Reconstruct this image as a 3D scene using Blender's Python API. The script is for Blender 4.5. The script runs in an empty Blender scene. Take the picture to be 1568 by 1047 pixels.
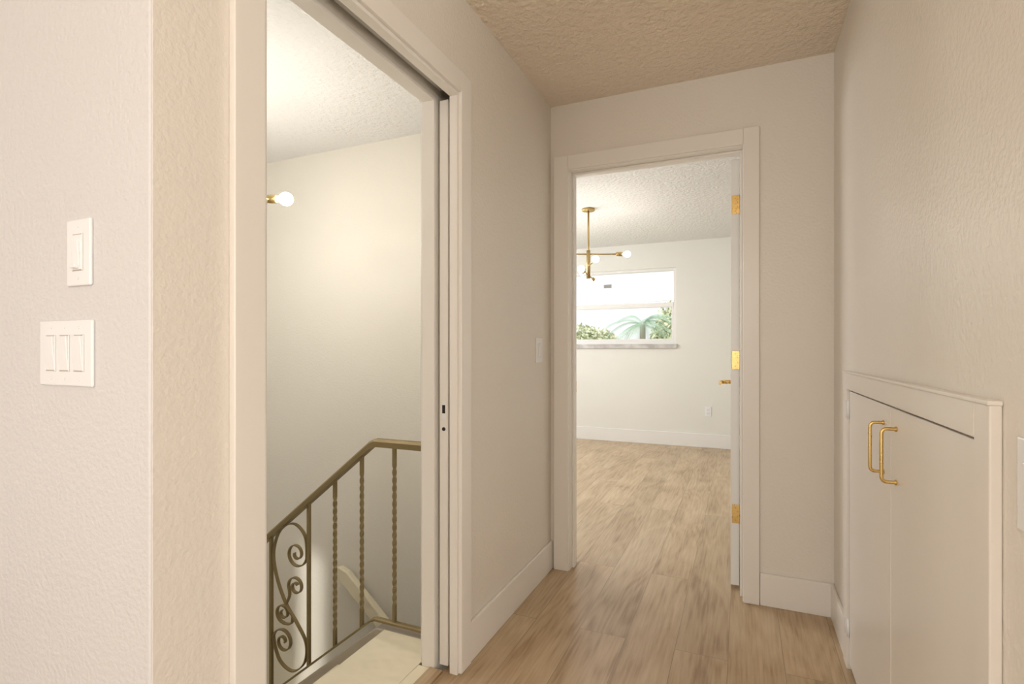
import bpy, bmesh, math, random
from mathutils import Vector, Matrix
random.seed(7)
D=bpy.data; C=bpy.context
sc=C.scene
sc.view_settings.view_transform='Standard'
sc.view_settings.look='None'
sc.view_settings.exposure=0.52

# ------------------------------------------------------------ materials
def mat_base(name,col,rough=0.5,metal=0.0,spec=0.5):
    m=D.materials.new(name); m.use_nodes=True
    b=m.node_tree.nodes['Principled BSDF']
    b.inputs['Base Color'].default_value=(*col,1)
    b.inputs['Roughness'].default_value=rough
    b.inputs['Metallic'].default_value=metal
    b.inputs['Specular IOR Level'].default_value=spec
    return m
def N(m,t,**k):
    n=m.node_tree.nodes.new(t)
    for a,v in k.items(): setattr(n,a,v)
    return n
def L(m,a,b): m.node_tree.links.new(a,b)
def paint(name,col,rough=0.5,scale=130,bump=0.25,dist=0.002,var=0.03,spec=0.4,detail=2):
    m=mat_base(name,col,rough,0,spec); b=m.node_tree.nodes['Principled BSDF']
    g=N(m,'ShaderNodeNewGeometry')
    n=N(m,'ShaderNodeTexNoise'); n.inputs['Scale'].default_value=scale; n.inputs['Detail'].default_value=detail
    L(m,g.outputs['Position'],n.inputs['Vector'])
    bp=N(m,'ShaderNodeBump'); bp.inputs['Strength'].default_value=bump; bp.inputs['Distance'].default_value=dist
    L(m,n.outputs['Fac'],bp.inputs['Height']); L(m,bp.outputs['Normal'],b.inputs['Normal'])
    n2=N(m,'ShaderNodeTexNoise'); n2.inputs['Scale'].default_value=1.3
    L(m,g.outputs['Position'],n2.inputs['Vector'])
    r=N(m,'ShaderNodeValToRGB')
    r.color_ramp.elements[0].position=0.3; r.color_ramp.elements[1].position=0.7
    r.color_ramp.elements[0].color=(*[c*(1-var) for c in col],1)
    r.color_ramp.elements[1].color=(*[min(1,c*(1+var)) for c in col],1)
    L(m,n2.outputs['Fac'],r.inputs['Fac']); L(m,r.outputs['Color'],b.inputs['Base Color'])
    return m
M_wall=paint('wall_paint_warm',(0.815,0.765,0.69),0.34,95,0.5,0.004,0.015)
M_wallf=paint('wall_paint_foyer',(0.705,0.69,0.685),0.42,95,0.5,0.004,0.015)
M_wallst=paint('wall_paint_stair',(0.81,0.775,0.70),0.5,110,0.4,0.003,0.015)
M_wallbd=paint('wall_paint_bedroom',(0.83,0.82,0.77),0.5,140,0.3,0.002,0.015)
M_ceilh=paint('ceiling_texture_hall',(0.87,0.765,0.635),0.62,42,1.0,0.014,0.02,0.3,4)  # same paint as the white ceilings, warm shade tinted into the colour
M_ceil=paint('ceiling_texture_white',(0.83,0.82,0.805),0.65,42,0.95,0.012,0.02,0.25,4)
M_trim=paint('trim_paint_hall',(0.86,0.82,0.76),0.3,20,0.05,0.001,0.01,0.5)
M_trimw=paint('trim_paint_white',(0.87,0.86,0.84),0.3,20,0.05,0.001,0.01,0.5)
M_cab=paint('cabinet_paint',(0.82,0.775,0.71),0.28,30,0.08,0.001,0.01,0.5)
M_cream=paint('stair_paint_cream',(0.86,0.79,0.61),0.5,7,0.9,0.025,0.07)
M_string=paint('stringer_paint',(0.50,0.45,0.38),0.5,20,0.1)  # stringer colour darkened to carry the shadow band under the railing
M_plast=mat_base('switch_plastic',(0.88,0.885,0.895),0.25)
M_dark=mat_base('dark_gap',(0.02,0.018,0.015),0.8)
def metal(name,col,rough):
    m=mat_base(name,col,rough,1.0); b=m.node_tree.nodes['Principled BSDF']
    g=N(m,'ShaderNodeNewGeometry'); n=N(m,'ShaderNodeTexNoise'); n.inputs['Scale'].default_value=60
    L(m,g.outputs['Position'],n.inputs['Vector'])
    mr=N(m,'ShaderNodeMapRange'); mr.inputs['To Min'].default_value=rough*0.8; mr.inputs['To Max'].default_value=rough*1.25
    L(m,n.outputs['Fac'],mr.inputs['Value']); L(m,mr.outputs['Result'],b.inputs['Roughness'])
    return m
M_brass=metal('brass_polished',(0.70,0.49,0.19),0.28)
M_brassd=metal('brass_satin',(0.50,0.36,0.15),0.35)
M_iron=metal('iron_bronze_paint',(0.27,0.205,0.10),0.5)
M_iron.node_tree.nodes['Principled BSDF'].inputs['Metallic'].default_value=0.5
M_steel=metal('steel',(0.55,0.53,0.5),0.3)
def emis(name,col,s):
    m=mat_base(name,col,0.2); b=m.node_tree.nodes['Principled BSDF']
    b.inputs['Emission Color'].default_value=(*col,1); b.inputs['Emission Strength'].default_value=s
    return m
M_bulb_s=emis('bulb_glow_stair',(1,0.95,0.86),118)
M_bulb_b=emis('bulb_glow_bed',(1,0.95,0.87),36)

def wood():
    m=mat_base('floor_oak_planks',(0.5,0.36,0.24),0.34); nt=m.node_tree; b=nt.nodes['Principled BSDF']
    g=N(m,'ShaderNodeNewGeometry')
    mp=N(m,'ShaderNodeMapping'); mp.inputs['Rotation'].default_value=(0,0,math.radians(90)); mp.inputs['Location'].default_value=(0.31,0.05,0)
    L(m,g.outputs['Position'],mp.inputs['Vector'])
    br=N(m,'ShaderNodeTexBrick'); br.offset=0.37; br.offset_frequency=2
    br.inputs['Scale'].default_value=1.0
    br.inputs['Brick Width'].default_value=1.8; br.inputs['Row Height'].default_value=0.19
    br.inputs['Mortar Size'].default_value=0.0011; br.inputs['Mortar Smooth'].default_value=0.25
    br.inputs['Color1'].default_value=(0.0,0.0,0.0,1); br.inputs['Color2'].default_value=(1,1,1,1); br.inputs['Mortar'].default_value=(0.35,0.35,0.35,1)
    L(m,mp.outputs['Vector'],br.inputs['Vector'])
    sep=N(m,'ShaderNodeVectorMath',operation='MULTIPLY_ADD')
    L(m,br.outputs['Color'],sep.inputs[0]); sep.inputs[1].default_value=(7,13,5); L(m,g.outputs['Position'],sep.inputs[2])
    def nz(scale,s,det,dis):
        mg=N(m,'ShaderNodeMapping'); mg.inputs['Scale'].default_value=scale
        L(m,sep.outputs[0],mg.inputs['Vector'])
        n1=N(m,'ShaderNodeTexNoise'); n1.inputs['Scale'].default_value=s; n1.inputs['Detail'].default_value=det; n1.inputs['Distortion'].default_value=dis
        L(m,mg.outputs['Vector'],n1.inputs['Vector']); return n1
    n1=nz((95,5,1),1.0,4,0.1)
    n2=nz((6,2.0,1),1.0,6,0.7)
    mg3=N(m,'ShaderNodeMapping'); mg3.inputs['Scale'].default_value=(6,0.7,1); L(m,sep.outputs[0],mg3.inputs['Vector'])
    n3=N(m,'ShaderNodeTexNoise'); n3.inputs['Scale'].default_value=1.0; n3.inputs['Detail'].default_value=1.5; L(m,mg3.outputs['Vector'],n3.inputs['Vector'])
    k=N(m,'ShaderNodeMath',operation='MULTIPLY'); k.inputs[1].default_value=80; L(m,n3.outputs['Fac'],k.inputs[0])
    sn=N(m,'ShaderNodeMath',operation='SINE'); L(m,k.outputs[0],sn.inputs[0])
    k2=N(m,'ShaderNodeMath',operation='MULTIPLY'); k2.inputs[1].default_value=0.035; L(m,sn.outputs[0],k2.inputs[0])
    h=N(m,'ShaderNodeMath',operation='MULTIPLY'); h.inputs[1].default_value=0.42; L(m,n1.outputs['Fac'],h.inputs[0])
    h2=N(m,'ShaderNodeMath',operation='MULTIPLY_ADD'); h2.inputs[1].default_value=0.58; L(m,n2.outputs['Fac'],h2.inputs[0]); L(m,h.outputs[0],h2.inputs[2])
    ad=N(m,'ShaderNodeMath',operation='ADD'); L(m,h2.outputs[0],ad.inputs[0]); L(m,k2.outputs[0],ad.inputs[1])
    r=N(m,'ShaderNodeValToRGB'); e=r.color_ramp.elements
    e[0].position=0.34; e[0].color=(0.33,0.215,0.115,1); e[1].position=0.67; e[1].color=(0.60,0.465,0.305,1)
    x=e.new(0.48); x.color=(0.48,0.345,0.205,1)
    L(m,ad.outputs[0],r.inputs['Fac'])
    mr=N(m,'ShaderNodeMapRange'); mr.inputs['To Min'].default_value=0.93; mr.inputs['To Max'].default_value=1.06
    L(m,br.outputs['Color'],mr.inputs['Value'])
    mx=N(m,'ShaderNodeVectorMath',operation='SCALE'); L(m,r.outputs['Color'],mx.inputs[0]); L(m,mr.outputs['Result'],mx.inputs['Scale'])
    mo=N(m,'ShaderNodeMapRange'); mo.inputs['To Min'].default_value=1.0; mo.inputs['To Max'].default_value=0.60
    L(m,br.outputs['Fac'],mo.inputs['Value'])
    mx2=N(m,'ShaderNodeVectorMath',operation='SCALE'); L(m,mx.outputs[0],mx2.inputs[0]); L(m,mo.outputs['Result'],mx2.inputs['Scale'])
    L(m,mx2.outputs[0],b.inputs['Base Color'])
    bp=N(m,'ShaderNodeBump'); bp.inputs['Strength'].default_value=0.10; bp.inputs['Distance'].default_value=0.002
    L(m,ad.outputs[0],bp.inputs['Height']); L(m,bp.outputs['Normal'],b.inputs['Normal'])
    return m
M_wood=wood()
def marble():
    m=mat_base('sill_marble',(0.7,0.68,0.66),0.3); b=m.node_tree.nodes['Principled BSDF']
    g=N(m,'ShaderNodeNewGeometry'); n=N(m,'ShaderNodeTexNoise'); n.inputs['Scale'].default_value=7; n.inputs['Detail'].default_value=5; n.inputs['Distortion'].default_value=1
    L(m,g.outputs['Position'],n.inputs['Vector'])
    r=N(m,'ShaderNodeValToRGB'); r.color_ramp.elements[0].position=0.38; r.color_ramp.elements[0].color=(0.46,0.435,0.42,1)
    r.color_ramp.elements[1].position=0.62; r.color_ramp.elements[1].color=(0.66,0.64,0.63,1)
    L(m,n.outputs['Fac'],r.inputs['Fac']); L(m,r.outputs['Color'],b.inputs['Base Color']); return m
M_marble=marble()
def glass(tint):
    m=D.materials.new('window_glass'); m.use_nodes=True; nt=m.node_tree; nt.nodes.clear()
    o=nt.nodes.new('ShaderNodeOutputMaterial'); t=nt.nodes.new('ShaderNodeBsdfTransparent'); t.inputs[0].default_value=(*tint,1)
    gl=nt.nodes.new('ShaderNodeBsdfGlossy'); gl.inputs['Roughness'].default_value=0.02
    mx=nt.nodes.new('ShaderNodeMixShader'); mx.inputs[0].default_value=0.012
    nt.links.new(t.outputs[0],mx.inputs[1]); nt.links.new(gl.outputs[0],mx.inputs[2]); nt.links.new(mx.outputs[0],o.inputs[0]); return m
M_glass=glass((0.98,0.98,0.98))
def leafm(name,a,bc):
    m=mat_base(name,a,0.6); b=m.node_tree.nodes['Principled BSDF']
    g=N(m,'ShaderNodeNewGeometry'); n=N(m,'ShaderNodeTexNoise'); n.inputs['Scale'].default_value=1.5; n.inputs['Detail'].default_value=5
    L(m,g.outputs['Position'],n.inputs['Vector'])
    r=N(m,'ShaderNodeValToRGB'); r.color_ramp.elements[0].position=0.35; r.color_ramp.elements[0].color=(*a,1)
    r.color_ramp.elements[1].position=0.65; r.color_ramp.elements[1].color=(*bc,1)
    L(m,n.outputs['Fac'],r.inputs['Fac']); L(m,r.outputs['Color'],b.inputs['Base Color']); return m
M_leaf=leafm('leaf_green',(0.50,0.56,0.36),(0.72,0.72,0.52))
M_palm=leafm('palm_green',(0.26,0.42,0.30),(0.48,0.62,0.48))
M_bark=leafm('bark',(0.3,0.25,0.2),(0.45,0.38,0.3))
M_grass=leafm('grass',(0.35,0.42,0.25),(0.45,0.5,0.32))

# ------------------------------------------------------------ geometry helpers
def link(o): C.collection.objects.link(o); return o
def mesh_from(name,verts,faces,mat,smooth=False):
    me=D.meshes.new(name); me.from_pydata([tuple(v) for v in verts],[],faces); me.update()
    if isinstance(mat,(list,tuple)):
        for q in mat: me.materials.append(q)
    else: me.materials.append(mat)
    if smooth:
        for p in me.polygons: p.use_smooth=True
    return link(D.objects.new(name,me))
BF=[(0,3,2,1),(4,5,6,7),(0,1,5,4),(1,2,6,5),(2,3,7,6),(3,0,4,7)]
def boxes(name,lst,mat,bevel=0.0,seg=2):
    V=[];F=[]
    for (x0,x1,y0,y1,z0,z1) in lst:
        k=len(V)
        V+= [(x0,y0,z0),(x1,y0,z0),(x1,y1,z0),(x0,y1,z0),(x0,y0,z1),(x1,y0,z1),(x1,y1,z1),(x0,y1,z1)]
        F+=[tuple(i+k for i in f) for f in BF]
    o=mesh_from(name,V,F,mat)
    if bevel>0:
        bm=o.modifiers.new('bevel','BEVEL'); bm.width=bevel; bm.segments=seg; bm.limit_method='ANGLE'
        if seg>1:
            for p in o.data.polygons: p.use_smooth=True
            wn=o.modifiers.new('wn','WEIGHTED_NORMAL')
    return o
def box(name,x0,x1,y0,y1,z0,z1,mat,bevel=0.0,seg=2): return boxes(name,[(x0,x1,y0,y1,z0,z1)],mat,bevel,seg)
def empty(name,loc):
    e=D.objects.new(name,None); e.location=loc; e.empty_display_size=0.1; return link(e)
def par(e,*objs):
    for o in objs:
        o.parent=e; o.matrix_parent_inverse=Matrix.Translation(e.location).inverted()
def cyl(name,p0,p1,r0,mat,r1=None,n=24):
    p0=Vector(p0);p1=Vector(p1); r1=r0 if r1 is None else r1
    d=(p1-p0).normalized(); a=d.orthogonal().normalized(); b=d.cross(a)
    V=[];F=[]
    for p,r in((p0,r0),(p1,r1)):
        for i in range(n):
            t=2*math.pi*i/n; V.append(p+a*math.cos(t)*r+b*math.sin(t)*r)
    for i in range(n): F.append((i,(i+1)%n,n+(i+1)%n,n+i))
    F.append(tuple(range(n-1,-1,-1))); F.append(tuple(range(n,2*n)))
    o=mesh_from(name,V,F,mat)
    for p in o.data.polygons:
        if len(p.vertices)==4: p.use_smooth=True
    return o
def lathe(name,p0,axis,prof,mat,n=24):
    p0=Vector(p0); d=Vector(axis).normalized(); a=d.orthogonal().normalized(); b=d.cross(a)
    V=[];F=[]
    for (t,r) in prof:
        for i in range(n):
            q=2*math.pi*i/n; V.append(p0+d*t+a*math.cos(q)*r+b*math.sin(q)*r)
    m=len(prof)
    for j in range(m-1):
        for i in range(n): F.append((j*n+i,j*n+(i+1)%n,(j+1)*n+(i+1)%n,(j+1)*n+i))
    F.append(tuple(range(n-1,-1,-1))); F.append(tuple(range((m-1)*n,m*n)))
    return mesh_from(name,V,F,mat,True)
def tube(name,pts,r,mat,square=False,res=6,smooth=True):
    cu=D.curves.new(name,'CURVE'); cu.dimensions='3D'
    sp=cu.splines.new('POLY'); sp.points.add(len(pts)-1)
    for i,p in enumerate(pts): sp.points[i].co=(*p,1)
    cu.bevel_depth=r; cu.bevel_resolution=0 if square else res; cu.use_fill_caps=True
    o=D.objects.new(name+'_c',cu); C.collection.objects.link(o)
    dg=C.evaluated_depsgraph_get(); dg.update()
    me=D.meshes.new_from_object(o.evaluated_get(dg)); D.objects.remove(o)
    me.name=name; me.materials.clear(); me.materials.append(mat)
    for p in me.polygons: p.use_smooth=not square
    return link(D.objects.new(name,me))
def extrude_poly(name,poly,axis,a0,a1,mat,bevel=0):
    V=[];n=len(poly)
    for a in(a0,a1):
        for p in poly: V.append((p[0],a,p[1]) if axis=='y' else ((a,p[0],p[1]) if axis=='x' else (p[0],p[1],a)))
    F=[tuple(range(n)),tuple(range(2*n-1,n-1,-1))]+[(i,n+i,n+(i+1)%n,(i+1)%n) for i in range(n)]
    o=mesh_from(name,V,F,mat)
    bm=bmesh.new(); bm.from_mesh(o.data); bmesh.ops.recalc_face_normals(bm,faces=bm.faces); bm.to_mesh(o.data); bm.free()
    if bevel:
        b=o.modifiers.new('bevel','BEVEL'); b.width=bevel; b.segments=3
    return o

# ------------------------------------------------------------ constants
XL=-0.933; XR=0.362; YB=2.64; H=2.44
YD0,YD1,ZD=0.803,1.64,2.072   # stair doorway
YW=0.76                       # unseen near end of right hall wall, stopped short to admit the east lamp
# ------------------------------------------------------------ room shell
boxes('floor',[(-3.4,3.2,-3.5,YW,-0.15,0),(-0.985,XR+0.12,YW,2.70,-0.15,0),(-3.35,1.05,2.70,6.75,-0.15,0)],M_wood)
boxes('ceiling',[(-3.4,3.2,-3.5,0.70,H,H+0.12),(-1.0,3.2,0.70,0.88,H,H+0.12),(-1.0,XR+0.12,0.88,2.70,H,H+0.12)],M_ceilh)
box('ceiling_stairwell',-3.74,-1.0,0.64,2.70,H,H+0.12,M_ceil)
box('ceiling_bedroom',-3.35,1.05,2.70,6.75,H+0.02,H+0.14,M_ceil)

extrude_poly('wall_left',[(0.582,0),(YD0,0),(YD0,ZD),(YD1,ZD),(YD1,0),(YB,0),(YB,H),(0.582,H)],'x',-0.963,XL,M_wall,0.0)
boxes('wall_pocket',[(-1.07,-1.022,0.70,YD0,-2.75,H),(-1.07,-1.022,YD1,YB,-2.75,H),(-1.07,-1.022,YD0,YD1,ZD,H),(-1.07,-1.022,YD0,YD1,-2.75,-0.04)],M_wallst)
# foyer wall with its eased outside corner
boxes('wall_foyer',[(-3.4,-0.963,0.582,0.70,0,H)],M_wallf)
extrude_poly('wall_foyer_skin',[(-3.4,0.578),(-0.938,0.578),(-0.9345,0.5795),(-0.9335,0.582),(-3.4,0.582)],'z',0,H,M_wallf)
box('wall_south_stairwell',-3.74,-1.022,0.585,0.70,-2.75,-0.15,M_wallst)
box('wall_west_stairwell',-3.74,-3.62,0.70,YB,-2.75,H,M_wallst)
boxes('wall_back',[(-0.963,-0.844,YB,2.70,0,H),(0.015,XR+0.12,YB,2.70,0,H),(-0.844,0.015,YB,2.70,2.105,H)],M_wall)
box('wall_north_stairwell',-3.74,-0.963,YB,2.70,-2.75,H,M_wallst)
boxes('wall_bedroom_front',[(-3.35,-0.844,2.70,2.76,0,H+0.02),(0.015,1.05,2.70,2.76,0,H+0.02),(-0.844,0.015,2.70,2.76,2.105,H+0.02)],M_wallbd)
CY0,CY1,CZ=1.088,2.23,1.012
extrude_poly('wall_right',[(YW,0),(CY0,0),(CY0,CZ),(CY1,CZ),(CY1,0),(YB,0),(YB,H),(YW,H)],'x',XR,XR+0.12,M_wall,0.004)
# unseen living area behind the photographer, window openings added to let light in
box('wall_living_north',XR+0.12,3.2,YW,YW+0.12,0,H,M_wallf)
boxes('wall_living_west',[(-3.4,-3.3,-3.5,0.58,0,H)],M_wallf)
boxes('wall_living_south',[(-3.3,-2.7,-3.5,-3.4,0,H),(-0.2,3.1,-3.5,-3.4,0,H),(-2.7,-0.2,-3.5,-3.4,2.1,H),(-2.7,-0.2,-3.5,-3.4,0,0.1)],M_wallf)
boxes('wall_living_east',[(3.1,3.2,-3.5,-2.9,0,H),(3.1,3.2,-0.6,YW,0,H),(3.1,3.2,-2.9,-0.6,0,0.1),(3.1,3.2,-2.9,-0.6,2.1,H)],M_wallf)
boxes('trim_living_window',[(-2.7,-2.64,-3.47,-3.43,0.1,2.1),(-0.26,-0.2,-3.47,-3.43,0.1,2.1),(-1.48,-1.42,-3.47,-3.43,0.1,2.1),(-2.64,-0.26,-3.47,-3.43,2.04,2.1),(-2.64,-0.26,-3.47,-3.43,0.1,0.16),
  (3.13,3.17,-2.9,-2.84,0.1,2.1),(3.13,3.17,-0.66,-0.6,0.1,2.1),(3.13,3.17,-1.78,-1.72,0.1,2.1),(3.13,3.17,-2.84,-0.66,2.04,2.1),(3.13,3.17,-2.84,-0.66,0.1,0.16)],M_trimw)  # frames for the added living openings, out of view
# bedroom shell
WX0,WX1,WZ0,WZ1=-2.30,-0.735,1.20,2.15; YF=6.60
boxes('wall_bedroom_far',[(-3.35,WX0,YF,YF+0.15,0,H+.02),(WX1,1.05,YF,YF+0.15,0,H+.02),(WX0,WX1,YF,YF+0.15,0,WZ0),(WX0,WX1,YF,YF+0.15,WZ1,H+.02)],M_wallbd)
boxes('wall_bedroom_left',[(-3.35,-3.23,2.76,3.7,0,H+.02),(-3.35,-3.23,5.5,YF,0,H+.02),(-3.35,-3.23,3.7,5.5,0,0.9),(-3.35,-3.23,3.7,5.5,2.15,H+.02)],M_wallbd)
box('wall_bedroom_right',0.93,1.05,2.76,YF,0,H+.02,M_wallbd)
box('floor_stair_bottom',-3.74,-1.0,0.64,2.70,-2.85,-2.75,M_cream)

# ------------------------------------------------------------ trims & baseboards
T=0.018
boxes('baseboard_left',[(XL,XL+0.014,YD1+0.077,YB,0,0.145)],M_trim,0.003)
boxes('baseboard_back',[(0.072,XR,YB-0.014,YB,0,0.145)],M_trim,0.003)
boxes('baseboard_right',[(XR-0.014,XR,2.302,YB-0.014,0,0.145),(XR-0.014,XR,YW,1.028,0,0.145)],M_trim,0.003)
boxes('baseboard_bedroom',[(-3.23,0.93,YF-0.014,YF,0,0.16),(0.916,0.93,2.76,YF-0.014,0,0.16)],M_trimw,0.003)
boxes('baseboard_foyer',[(-3.3,XL,0.564,0.578,0,0.145)],M_trimw,0.003)
def casing_x(name,x0,x1,y0,y1,zt,w,mat):
    return boxes(name,[(x0,x1,y0-w,y0,0,zt+w),(x0,x1,y1,y1+w,0,zt+w),(x0,x1,y0,y1,zt,zt+w)],mat,0.003)
casing_x('trim_stair_doorway',XL,XL+T,YD0,YD1,ZD,0.075,M_trim)
casing_x('trim_stair_doorway_inner',-1.088,-1.07,YD0,YD1,ZD,0.075,M_trimw)
boxes('trim_stair_jamb',[
  (-0.958,XL+0.006,YD1-0.012,YD1,0.0,ZD-0.012),(-1.075,-1.022,YD1-0.012,YD1,0.0,ZD-0.012),
  (-1.075,XL+0.006,YD0,YD0+0.012,0,ZD-0.012),
  (-0.958,XL+0.006,YD0,YD1,ZD-0.012,ZD),(-1.075,-1.022,YD0,YD1,ZD-0.012,ZD)],M_trim,0.0015)
box('trim_pocket_track',-1.005,-0.978,YD0,YD1,ZD+0.02,ZD+0.05,M_steel)
box('trim_threshold',-1.04,-0.985,YD0+.012,YD1-.012,-0.04,0.006,M_wood,0.003)
box('trim_landing_nosing',-1.088,-1.04,YD0+.012,YD1-.012,-0.04,0.0,M_cream)
DX0,DX1,DZ=-0.829,0.0,2.09
boxes('trim_bedroom_doorway',[(DX0-0.082,DX0-0.004,YB-T,YB,0,DZ+0.077),(DX1+0.003,DX1+0.07,YB-T,YB,0,DZ+0.077),(DX0-0.004,DX1+0.003,YB-T,YB,DZ+0.004,DZ+0.077)],M_trim,0.003)
boxes('trim_bedroom_jamb',[(DX0-0.015,DX0,YB-0.004,2.764,0,DZ),(DX1,DX1+0.015,YB-0.004,2.764,0,DZ),(DX0-0.015,DX1+0.015,YB-0.004,2.764,DZ,DZ+0.015),
   (DX0,DX0+0.011,2.683,2.722,0,DZ-0.011),(DX1-0.011,DX1,2.683,2.722,0,DZ-0.011),(DX0,DX1,2.683,2.722,DZ-0.011,DZ)],M_trim,0.002)
boxes('trim_bedroom_doorway_inner',[(DX0-0.082,DX0-0.004,2.764,2.778,0,DZ+0.077),(DX1+0.006,DX1+0.08,2.764,2.778,0,DZ+0.077),(DX0-0.004,DX1+0.006,2.764,2.778,DZ+0.004,DZ+0.077)],M_trimw,0.002)
box('strike_plate',DX0,DX0+0.002,2.728,2.758,0.925,0.985,M_brass,0.0005)

# ------------------------------------------------------------ pocket door
e=empty('door_1',(-0.992,2.05,0))
par(e,box('slab',-1.010,-0.973,YD1+0.004,2.46,0.012,2.06,M_trim,0.003),
  box('latch_slot',-0.997,-0.985,YD1+0.0025,YD1+0.0045,0.925,0.955,M_dark),
  box('latch_plate',-1.000,-0.982,YD1+0.003,YD1+0.0043,0.905,0.97,M_trimw),
  cyl('edge_pull_hole',(-0.991,YD1+0.0025,0.868),(-0.991,YD1+0.006,0.868),0.007,M_dark),
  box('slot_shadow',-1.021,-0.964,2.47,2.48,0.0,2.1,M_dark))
# ------------------------------------------------------------ bedroom door
e=empty('door_2',(-0.034,2.765,0))
ds=[box('slab',-0.053,-0.015,2.768,3.575,0.014,2.078,M_trimw,0.002)]
for i,z in enumerate((1.857,1.105,0.36)):
    ds.append(box('hinge_leaf_%d'%i,-0.047,-0.012,2.7655,2.768,z-0.045,z+0.045,M_brass,0.002))
    ds.append(cyl('hinge_knuckle_%d'%i,(-0.009,2.770,z-0.046),(-0.009,2.770,z+0.046),0.0065,M_brass,n=16))
    for k,(dx,dz) in enumerate(((-0.032,0.03),(-0.022,0.012),(-0.032,-0.03),(-0.022,-0.012))):
        ds.append(cyl('screw_%d_%d'%(i,k),(dx,2.7645,z+dz),(dx,2.766,z+dz),0.0035,M_brassd,n=10))
for s,xf in((-1,-0.053),(1,-0.015)):
    ds.append(cyl('rose',(xf,3.51,0.956),(xf+s*0.010,3.51,0.956),0.032,M_brass))
    ds.append(cyl('stem',(xf+s*0.010,3.51,0.956),(xf+s*0.060,3.51,0.956),0.012,M_brass,n=16))
    ds.append(tube('lever',[(xf+s*0.058,3.515,0.956),(xf+s*0.068,3.49,0.956),(xf+s*0.072,3.45,0.956),(xf+s*0.070,3.40,0.954)],0.010,M_brass))
par(e,*ds)

# ------------------------------------------------------------ switches / outlet
def plate(name,center,normal,gangs,w,h=0.124,kind='rocker'):
    n=Vector(normal); up=Vector((0,0,1)); u=up.cross(n)
    c=Vector(center); parts=[]
    def lb(nm,u0,u1,z0,z1,d0,d1,mat,bv,tilt=0):
        P=[c+u*uu+up*zz+n*dd for dd in(d0,d1) for (uu,zz) in((u0,z0),(u1,z0),(u1,z1),(u0,z1))]
        if tilt: P[4]=P[4]-n*tilt; P[5]=P[5]-n*tilt
        o=mesh_from(nm,P,BF,mat)
        bm=bmesh.new(); bm.from_mesh(o.data); bmesh.ops.recalc_face_normals(bm,faces=bm.faces); bm.to_mesh(o.data); bm.free()
        if bv:
            b=o.modifiers.new('b','BEVEL'); b.width=bv; b.segments=2
        return o
    e=empty(name,center)
    parts.append(lb('cover_plate',-w/2,w/2,-h/2,h/2,0,0.006,M_plast,0.0025))
    for g in range(gangs):
        uc=(g-(gangs-1)/2)*0.046
        if kind in('rocker','dimmer'):
            parts.append(lb('reveal_%d'%g,uc-0.0172,uc+0.0172,-0.0345,0.0345,0.0058,0.0064,M_string,0))
            parts.append(lb('frame_l_%d'%g,uc-0.0168,uc-0.0150,-0.034,0.034,0.006,0.0082,M_plast,0.0005))
            parts.append(lb('frame_r_%d'%g,uc+0.0150,uc+0.0168,-0.034,0.034,0.006,0.0082,M_plast,0.0005))
        if kind=='rocker':
            parts.append(lb('paddle_%d'%g,uc-0.0145,uc+0.0145,-0.0325,0.0325,0.0062,0.0125,M_plast,0.001,0.0045))
        elif kind=='dimmer':
            parts.append(lb('paddle_%d'%g,uc-0.0145,uc+0.0145,-0.0325,0.0325,0.0062,0.0085,M_plast,0.001))
            parts.append(lb('toggle_%d'%g,uc-0.010,uc+0.010,-0.026,0.020,0.0083,0.013,M_plast,0.001,0.003))
            parts.append(lb('slider_%d'%g,uc-0.008,uc+0.008,-0.030,-0.024,0.0083,0.0165,M_plast,0.001))
        elif kind=='outlet':
            for s in(-1,1):
                parts.append(lb('socket_%d'%s,uc-0.016,uc+0.016,s*0.021-0.014,s*0.021+0.014,0.006,0.009,M_plast,0.004))
                for q in(-1,1): parts.append(lb('slot_%d_%d'%(s,q),uc+q*0.006-0.001,uc+q*0.006+0.001,s*0.021-0.004,s*0.021+0.006,0.009,0.0093,M_dark,0))
        for s in(-1,1):
            pz=s*0.0485 if kind!='outlet' else 0
            parts.append(cyl('screw_%d_%d'%(g,s),c+u*uc+up*pz+n*0.006,c+u*uc+up*pz+n*0.0072,0.0028,M_plast,n=12))
    par(e,*parts); return e
plate('light_switch',(-1.178,0.578,1.149),(0,-1,0),3,0.172)
plate('light_switch',(-1.135,0.578,1.337),(0,-1,0),1,0.075,kind='dimmer')
plate('light_switch',(XL,2.455,1.152),(1,0,0),1,0.085)
plate('light_switch',(XR,0.925,0.968),(-1,0,0),1,0.09,h=0.13)
plate('wall_outlet',(-0.373,YF,0.425),(0,-1,0),1,0.075,h=0.12,kind='outlet')

# ------------------------------------------------------------ built-in cabinet
e=empty('built_in_cabinet',(XR,1.66,0))
xf=XR-0.017; cs=[]
cs.append(boxes('face_frame',[(xf,XR,CY0-0.059,CY0,0,1.076),(xf,XR,CY1,CY1+0.072,0,1.076),(xf,XR,CY0,CY1,CZ,1.076)],M_cab,0.003))
cs.append(boxes('frame_cap',[(xf-0.003,XR,CY0-0.061,CY1+0.074,1.070,1.078)],M_cab,0.002))
ym=1.652
cs.append(box('door_near',XR-0.008,XR+0.012,CY0+0.003,ym-0.002,0.02,CZ-0.006,M_cab,0.002))
cs.append(box('door_far',XR-0.008,XR+0.012,ym+0.002,CY1-0.003,0.02,CZ-0.006,M_cab,0.002))
cs.append(boxes('carcass',[(XR+0.013,XR+0.118,CY0+.001,CY1-.001,0.0,0.018),(XR+0.1,XR+0.118,CY0+.001,CY1-.001,0.018,CZ-.001)],M_dark))
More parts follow.
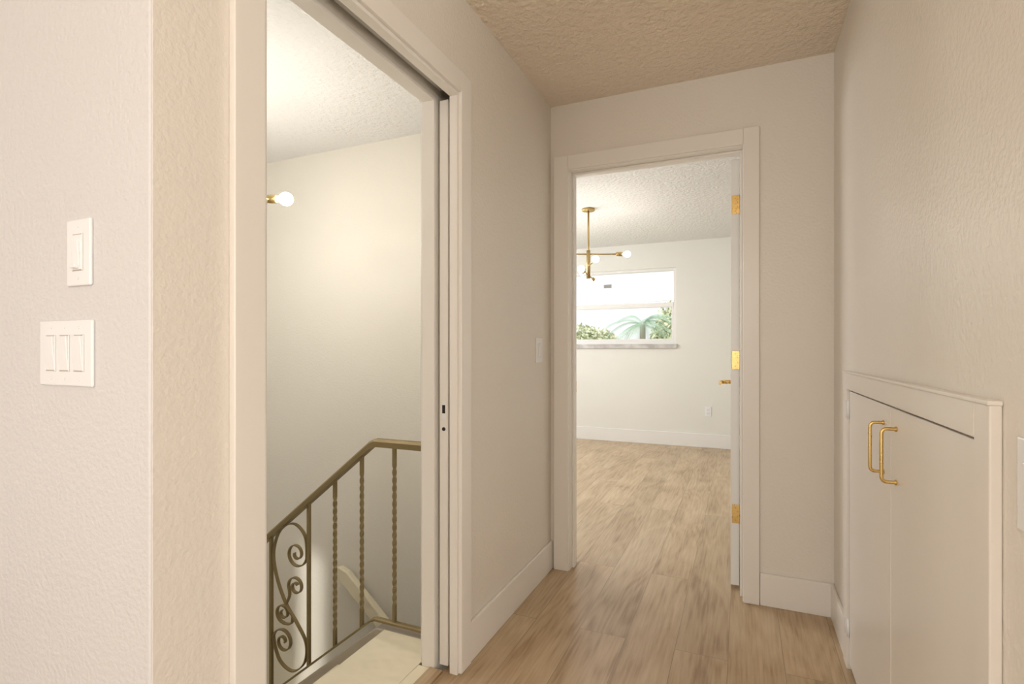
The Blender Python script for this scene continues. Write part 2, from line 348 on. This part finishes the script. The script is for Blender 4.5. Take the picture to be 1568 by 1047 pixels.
for i,z in enumerate((0.94,0.15)):
    cs.append(box('hinge_plate_%d'%i,xf-0.002,xf,CY1+0.004,CY1+0.026,z-0.03,z+0.03,M_plast,0.001))
    cs.append(cyl('hinge_pin_%d'%i,(XR-0.012,CY1-0.001,z-0.032),(XR-0.012,CY1-0.001,z+0.032),0.005,M_plast,n=12))
for nm,y in(('near',1.595),('far',1.725)):
    x0=XR-0.008; xo=x0-0.032; z0,z1=0.822,0.956
    pts=[(x0,y,z1)]
    r=0.012
    for k in range(7):
        t=math.pi/2*k/6; pts.append((xo+r-r*math.sin(t),y,z1-r+r*math.cos(t)))
    for k in range(7):
        t=math.pi/2*k/6; pts.append((xo+r-r*math.cos(t),y,z0+r-r*math.sin(t)))
    pts.append((x0,y,z0))
    cs.append(tube('pull_'+nm,pts,0.0044,M_brass))
    for z in(z0,z1): cs.append(cyl('pull_foot_%s'%nm,(x0-0.004,y,z),(x0,y,z),0.0065,M_brass,n=16))
par(e,*cs)

# ------------------------------------------------------------ staircase
e=empty('staircase',(-2,1.3,-1)); st=[]
SY0,SY1=0.702,1.775
st.append(box('landing_top',-1.355,-1.09,SY0,SY1,-0.035,0.0,M_cream,0.0))
st.append(box('riser_0',-1.335,-1.32,SY0,SY1,-0.2,-0.035,M_cream))
run,rise=0.25,0.198
for i in range(1,6):
    xa=-1.33-run*(i-1); zt=-rise*i
    st.append(box('tread_%d'%i,xa-run-0.02,xa,SY0,SY1,zt-0.035,zt,M_cream,0.006))
    st.append(box('riser_%d'%i,xa-run-0.0,xa-run+0.015,SY0,SY1,zt-rise,zt-0.035,M_cream))
zl=-rise*6
st.append(box('mid_landing',-3.615,-1.33-run*5,SY0,YB-0.002,zl-0.12,zl,M_cream,0.004))
for i in range(1,7):
    xa=-2.58+run*(i-1); zt=zl-rise*i
    st.append(box('lower_tread_%d'%i,xa,min(xa+run+0.02,-1.09),1.86,YB-0.002,zt-0.035,zt,M_cream,0.006))
    st.append(box('lower_riser_%d'%i,xa,xa+0.015,1.86,YB-0.002,zt,zt+rise-0.035,M_cream))
st.append(extrude_poly('stringer',[(-1.09,-0.004),(-1.40,-0.004),(-2.62,-0.975),(-2.62,-1.30),(-1.40,-0.36),(-1.09,-0.36)],'y',1.776,1.84,M_string,0.004))
par(e,*st)
e=empty('wall_handrail',(-2.0,2.59,-0.5))
sl=-0.80
def hz(x): return -0.245+sl*(x+2.31)
hr=[extrude_poly('rail',[(-2.33,hz(-2.33)+0.02),(-2.31,hz(-2.31)+0.045),(-2.24,hz(-2.31)+0.045-0.025),(-1.15,hz(-1.15)+0.03),(-1.15,hz(-1.15)-0.045),(-2.31,hz(-2.31)-0.035)],'y',2.565,2.61,M_cream,0.008)]
for x in(-2.2,-1.7,-1.25): hr.append(box('bracket',x-0.015,x+0.015,2.60,2.64,hz(x)-0.04,hz(x)-0.0,M_cream))
par(e,*hr)

# ------------------------------------------------------------ wrought-iron railing
e=empty('stair_railing',(-1.8,1.80,0)); rl=[]
YR=1.80; XK=-1.425; ZK=0.765; SL=0.796
def top(x): return ZK if x>=XK else ZK+SL*(x-XK)
def bot(x): return 0.022 if x>=XK else 0.022+SL*(x-XK)
def rail(nm,f,h,w,xs,mat):
    V=[];F=[]
    prof=[(-w,-h),(w,-h),(w,h*0.4),(w*0.6,h),(-w*0.6,h),(-w,h*0.4)]
    for x in xs:
        for (py,pz) in prof: V.append((x,YR+py,f(x)+pz))
    n=6
    for j in range(len(xs)-1):
        for i in range(n): F.append((j*n+i,j*n+(i+1)%n,(j+1)*n+(i+1)%n,(j+1)*n+i))
    F.append(tuple(range(n))); F.append(tuple(range((len(xs)-1)*n,len(xs)*n)))
    o=mesh_from(nm,V,F,mat)
    bm=bmesh.new(); bm.from_mesh(o.data); bmesh.ops.recalc_face_normals(bm,faces=bm.faces); bm.to_mesh(o.data); bm.free()
    return o
rl.append(rail('handrail',top,0.016,0.021,[-1.07,XK+0.01,XK-0.015,-2.62],M_iron))
rl.append(rail('bottom_rail',bot,0.006,0.013,[-1.07,XK+0.01,XK-0.01,-2.62],M_iron))
def baluster(x,twist=True):
    z0,z1=bot(x),top(x)-0.01; n=90; hw=0.0068; V=[];F=[]
    for j in range(n+1):
        t=j/n; z=z0+(z1-z0)*t
        tt=min(max((t-0.10)/0.80,0),1) if twist else 0
        a=tt*math.pi*2*4.5
        for k in range(4):
            q=a+math.pi/4+k*math.pi/2
            V.append((x+math.cos(q)*hw*1.414,YR+math.sin(q)*hw*1.414,z))
    for j in range(n):
        for k in range(4): F.append((j*4+k,j*4+(k+1)%4,(j+1)*4+(k+1)%4,(j+1)*4+k))
    return mesh_from('baluster',V,F,M_iron)
for x in(-1.165,-1.322,-1.491,-1.638,-2.17,-2.32,-2.47): rl.append(baluster(x))
for x in(-1.789,-2.02,-2.60): rl.append(baluster(x,False))
def spline(P,n=10):
    out=[]
    P=[Vector(p) for p in P]; Q=[P[0]]+P+[P[-1]]
    for i in range(1,len(Q)-2):
        for k in range(n):
            t=k/n; a,b,c,d=Q[i-1],Q[i],Q[i+1],Q[i+2]
            out.append(0.5*((2*b)+(c-a)*t+(2*a-5*b+4*c-d)*t*t+(3*b-a-3*c+d)*t**3))
    out.append(P[-1]); return out
def spiral(cx,cz,r0,a0,turns,dirn,n=36,r1=0.012,sx=1.0):
    pts=[]
    for i in range(n+1):
        t=i/n; r=r0*(1-t)+r1*t; a=a0+dirn*turns*2*math.pi*t
        pts.append(Vector((cx+math.cos(a)*r*sx,0,cz+math.sin(a)*r)))
    return pts
def flat(nm,pts):
    V=[];F=[];m=len(pts); hw,ht=0.0075,0.0028
    for i,p in enumerate(pts):
        t=(pts[min(i+1,m-1)]-pts[max(i-1,0)]); t.y=0; t.normalize(); nn=Vector((-t.z,0,t.x))
        for (a,b) in((-1,-1),(1,-1),(1,1),(-1,1)):
            V.append(Vector((p.x,YR,p.z))+nn*ht*a+Vector((0,hw*b,0)))
    for i in range(m-1):
        for k in range(4): F.append((i*4+k,i*4+(k+1)%4,(i+1)*4+(k+1)%4,(i+1)*4+k))
    F.append((0,1,2,3)); F.append(tuple(range(4*m-4,4*m)))
    o=mesh_from(nm,V,F,M_iron)
    bm=bmesh.new(); bm.from_mesh(o.data); bmesh.ops.recalc_face_normals(bm,faces=bm.faces); bm.to_mesh(o.data); bm.free()
    return o
v=lambda x,z: Vector((x,0,z))
spA=spiral(-1.862,0.225,0.062,math.radians(-10),1.5,-1,sx=1.0)
spB=spiral(-1.945,-0.193,0.062,math.radians(170),1.5,-1)
path=list(reversed(spA))+spline([v(-1.80,0.225),v(-1.812,0.315),v(-1.88,0.36),v(-1.965,0.315),v(-2.005,0.21),v(-1.985,0.10),v(-1.93,-0.01),v(-1.86,-0.09),v(-1.805,-0.17),v(-1.815,-0.26),v(-1.885,-0.315),v(-1.965,-0.285),v(-2.006,-0.20)])[3:-3]+spB
rl.append(flat('scroll_main',path))
rl.append(flat('scroll_inner_up',spline([v(-1.925,-0.015),v(-1.905,0.03),v(-1.912,0.075)])[:-1]+spiral(-1.866,0.075,0.046,math.radians(180),1.4,-1)))
rl.append(flat('scroll_inner_down',spline([v(-1.885,-0.065),v(-1.895,-0.10),v(-1.94,-0.108)])[:-1]+spiral(-1.944,-0.06,0.045,math.radians(-90),1.4,-1)))
par(e,*rl)

# ------------------------------------------------------------ chandeliers
def chandelier(loc,zc,zstem,arms,bulbmat,name='chandelier'):
    x,y=loc; e=empty(name,(x,y,zc)); ps=[]
    ps.append(lathe('canopy',(x,y,zc),(0,0,-1),[(0,0.06),(0.018,0.06),(0.022,0.055),(0.022,0.01)],M_brassd,32))
    ps.append(cyl('rod',(x,y,zc-0.02),(x,y,zstem),0.0085,M_brassd,n=16))
    zs=[a[1] for a in arms]
    ps.append(cyl('hub',(x,y,min(zs)-0.03),(x,y,max(zs)+0.035),0.018,M_brassd))
    for i,(ang,z,ln,both) in enumerate(arms):
        for s in((1,-1) if both else (1,)):
            dx,dy=math.cos(ang)*s,math.sin(ang)*s
            a=Vector((x,y,z)); d=Vector((dx,dy,0))
            ps.append(cyl('arm_%d'%i,a,a+d*(ln-0.08),0.0065,M_brassd,n=12))
            ps.append(lathe('socket_%d'%i,a+d*(ln-0.105),d,[(0,0.006),(0.002,0.018),(0.062,0.020),(0.064,0.013)],M_brassd,20))
            ps.append(lathe('bulb_%d'%i,a+d*(ln-0.042),d,[(0,0.011),(0.010,0.012),(0.020,0.020),(0.032,0.028),(0.044,0.030),(0.056,0.027),(0.068,0.017),(0.073,0.003)],bulbmat,24))
    par(e,*ps); return e
ra=math.atan2(0.4017,0.9158)
chandelier((-1.31,4.75),H+0.02,1.85,[(ra,2.04,0.36,True),(math.radians(-66),1.925,0.40,True),(math.radians(-84),1.845,0.38,True)],M_bulb_b)
chandelier((-2.238,1.637),H,1.72,[(ra,1.842,0.36,True),(ra+math.radians(90),1.79,0.34,True)],M_bulb_s)

# ------------------------------------------------------------ bedroom window
e=empty('window_1',((WX0+WX1)/2,YF,1.7)); w=[]
y0,y1=YF+0.02,YF+0.07; zb=1.222; zm=1.70
w.append(boxes('outer_frame',[(WX0,WX0+0.03,y0,y1,zb,WZ1),(WX1-0.03,WX1,y0,y1,zb,WZ1),(WX0+.03,WX1-.03,y0,y1,WZ1-0.035,WZ1),(WX0+.03,WX1-.03,y0,y1,zb,zb+0.04)],M_trimw,0.002))
w.append(boxes('meeting_rail',[(WX0+.03,WX1-.03,y0-0.005,y1-0.01,zm-0.028,zm+0.028)],M_trimw,0.002))
w.append(boxes('lower_sash',[(WX0+.03,WX0+.055,y0,y1-0.01,zb+.04,zm-.028),(WX1-.055,WX1-.03,y0,y1-0.01,zb+.04,zm-.028),(WX0+.055,WX1-.055,y0,y1-.01,zb+.04,zb+.065)],M_trimw,0.002))
w.append(box('glass_upper',WX0+.03,WX1-.03,y0+.03,y0+.034,zm+.028,WZ1-.035,M_glass))
w.append(box('glass_lower',WX0+.055,WX1-.055,y0+.015,y0+.019,zb+.065,zm-.028,M_glass))
w.append(box('sticker',-1.63,-1.53,y0+.027,y0+.0295,1.94,1.985,mat_base('sticker_grey',(0.35,0.35,0.34),0.6)))
w.append(box('sill_stone',WX0-0.03,WX1+0.01,YF-0.03,YF+0.15,WZ0-0.03,WZ0+0.022,M_marble,0.003))
par(e,*w)
e=empty('window_2',(-3.29,4.6,1.5))  # unseen side window, added to hold the bedroom lamp
par(e,boxes('outer_frame',[(-3.31,-3.27,3.7,3.74,0.9,2.15),(-3.31,-3.27,5.46,5.5,0.9,2.15),(-3.31,-3.27,3.74,5.46,0.9,0.94),(-3.31,-3.27,3.74,5.46,2.11,2.15),(-3.31,-3.27,3.74,5.46,1.5,1.54)],M_trimw))

# ------------------------------------------------------------ exterior
box('ground',-60,60,7.5,120,-3.2,-3.0,M_grass)
def leafcloud(name,blobs,n,size,mat,trunk):
    V=[];F=[]
    for (c,r) in blobs:
        for _ in range(int(n*r[0])):
            u=Vector((random.gauss(0,1),random.gauss(0,1),random.gauss(0,1))).normalized()*random.uniform(0.6,1.05)
            p=Vector((c[0]+u.x*r[0],c[1]+u.y*r[1],c[2]+u.z*r[2]))
            a=Vector((random.uniform(-1,1),random.uniform(-1,1),random.uniform(-1,1))).normalized()
            b=a.orthogonal().normalized(); s=size*random.uniform(.6,1.3); k=len(V)
            V+=[p-a*s,p+b*s*.45,p+a*s,p-b*s*.45]; F.append((k,k+1,k+2,k+3))
    e=empty(name,trunk); 
    o=mesh_from('foliage',V,F,mat)
    t=cyl('trunk',trunk,(trunk[0],trunk[1],blobs[0][0][2]),0.25,M_bark,0.12,12)
    par(e,o,t)
def tree(c,r,n=900):
    bl=[(c,r)]
    for k in range(5):
        o=Vector((random.uniform(-.7,.7)*r[0],random.uniform(-.5,.5)*r[1],random.uniform(-.4,.6)*r[2])); bl.append((tuple(Vector(c)+o),tuple(q*0.5 for q in r)))
    leafcloud('tree',bl,n,0.13,M_leaf,(c[0],c[1],-3.0))
tree((-2.7,27,1.9),(1.4,1.4,1.9))
tree((-5.4,27,0.0),(2.2,1.6,1.6))
tree((-8.4,28,1.0),(2.6,1.6,1.5))
tree((-11.6,30,0.9),(2.6,1.6,2.0))
tree((-0.2,28,0.9),(2.0,1.4,2.0))
PX,PY,PZ=-3.6,21,2.15
e=empty('palm_tree',(PX,PY,-3)); ps=[cyl('trunk',(PX,PY,-3),(PX,PY,PZ),0.14,M_bark,0.11,14)]
V=[];F=[]
for i in range(22):
    az=2*math.pi*i/22*2.6; el=random.uniform(-0.1,1.3); ln=random.uniform(1.3,1.7)
    d=Vector((math.cos(az),math.sin(az),0)); P=[]
    for k in range(23):
        t=k/22; P.append(Vector((PX,PY,PZ))+d*(ln*t*math.cos(el*(1-t*.5)))+Vector((0,0,ln*(math.sin(el)*t-0.75*t*t))))
    for k in range(1,23):
        t=k/22; tg=(P[k]-P[k-1]).normalized(); sd=tg.cross(Vector((0,0,1))).normalized()
        for s in(-1,1):
            q=P[k]+sd*s*0.28*math.sin(math.pi*min(1,t*.9+.1))+tg*0.22-Vector((0,0,0.14)); b=len(V)
            V+=[P[k]-tg*.020,P[k]+tg*.020,q]; F.append((b,b+1,b+2))
ps.append(mesh_from('fronds',V,F,M_palm)); par(e,*ps)
e=empty('power_line',(-5,17,4)); 
par(e,tube('cable',[(-22+ t*1.6,17+0.02*t,3.55-0.9*math.sin(math.pi*t/20)) for t in range(21)],0.009,M_steel,res=2),
    cyl('pole_a',(-22,17,-3),(-22,17,4.2),0.13,M_bark,n=10),cyl('pole_b',(10,17.4,-3),(10,17.4,4.2),0.13,M_bark,n=10))

# ------------------------------------------------------------ world & lights
wd=D.worlds.new('World'); sc.world=wd; wd.use_nodes=True
bg=wd.node_tree.nodes['Background']; bg.inputs[0].default_value=(0.98,0.99,1.0,1); bg.inputs[1].default_value=0.80
def area(name,loc,rot,sx,sy,power,col=(1,1,1),portal=False):
    l=D.lights.new(name,'AREA'); l.shape='RECTANGLE'; l.size=sx; l.size_y=sy; l.energy=power; l.color=col
    if portal: l.cycles.is_portal=True
    o=link(D.objects.new(name,l)); o.location=loc; o.rotation_euler=rot; return o
R=math.radians
area('daylight_south',(-1.45,-3.42,1.15),(R(90),0,0),2.3,1.9,24,(1,0.99,0.98))  # added lamp in the unseen rear opening, lights the hall from behind
area('daylight_east',(3.12,-1.75,1.15),(0,R(90),0),1.9,2.1,43,(1,0.985,0.965))  # added lamp in the unseen east opening, brightens the left wall
chandelier((-0.15,-0.75),H,1.95,[(0.3,2.05,0.36,True),(1.9,2.0,0.36,True)],emis('bulb_glow_living',(1,0.85,0.68),6))  # added fixture out of view, dressing for the point lamp
pl=D.lights.new('living_chandelier_glow','POINT'); pl.energy=15; pl.color=(1,0.89,0.75); pl.shadow_soft_size=0.2  # added warm fill for the hall ceiling and upper walls
po=link(D.objects.new('living_chandelier_glow',pl)); po.location=(-0.15,-0.75,1.72)
area('daylight_bedroom',(-3.27,4.6,1.52),(0,R(-90),0),1.2,1.7,38,(0.98,0.99,1.0))  # added lamp in the unseen side opening, brightens the bedroom
area('portal_window',((WX0+WX1)/2,YF+0.12,1.7),(R(-90),0,0),1.5,0.9,1,portal=True)
s=D.lights.new('sun','SUN'); s.energy=1.9; s.angle=R(2); s.color=(1,0.96,0.88)
so=link(D.objects.new('sun',s)); so.rotation_euler=(R(40),0,R(-25))

# ------------------------------------------------------------ camera
cam=D.cameras.new('camera'); cam.sensor_width=36; cam.lens=804.6/1568*36; cam.shift_y=11.5/1568; cam.clip_start=0.02; cam.clip_end=300
co=link(D.objects.new('camera',cam)); co.location=(0,0,1.156); co.rotation_euler=(R(90),0,R(23.69))
sc.camera=co
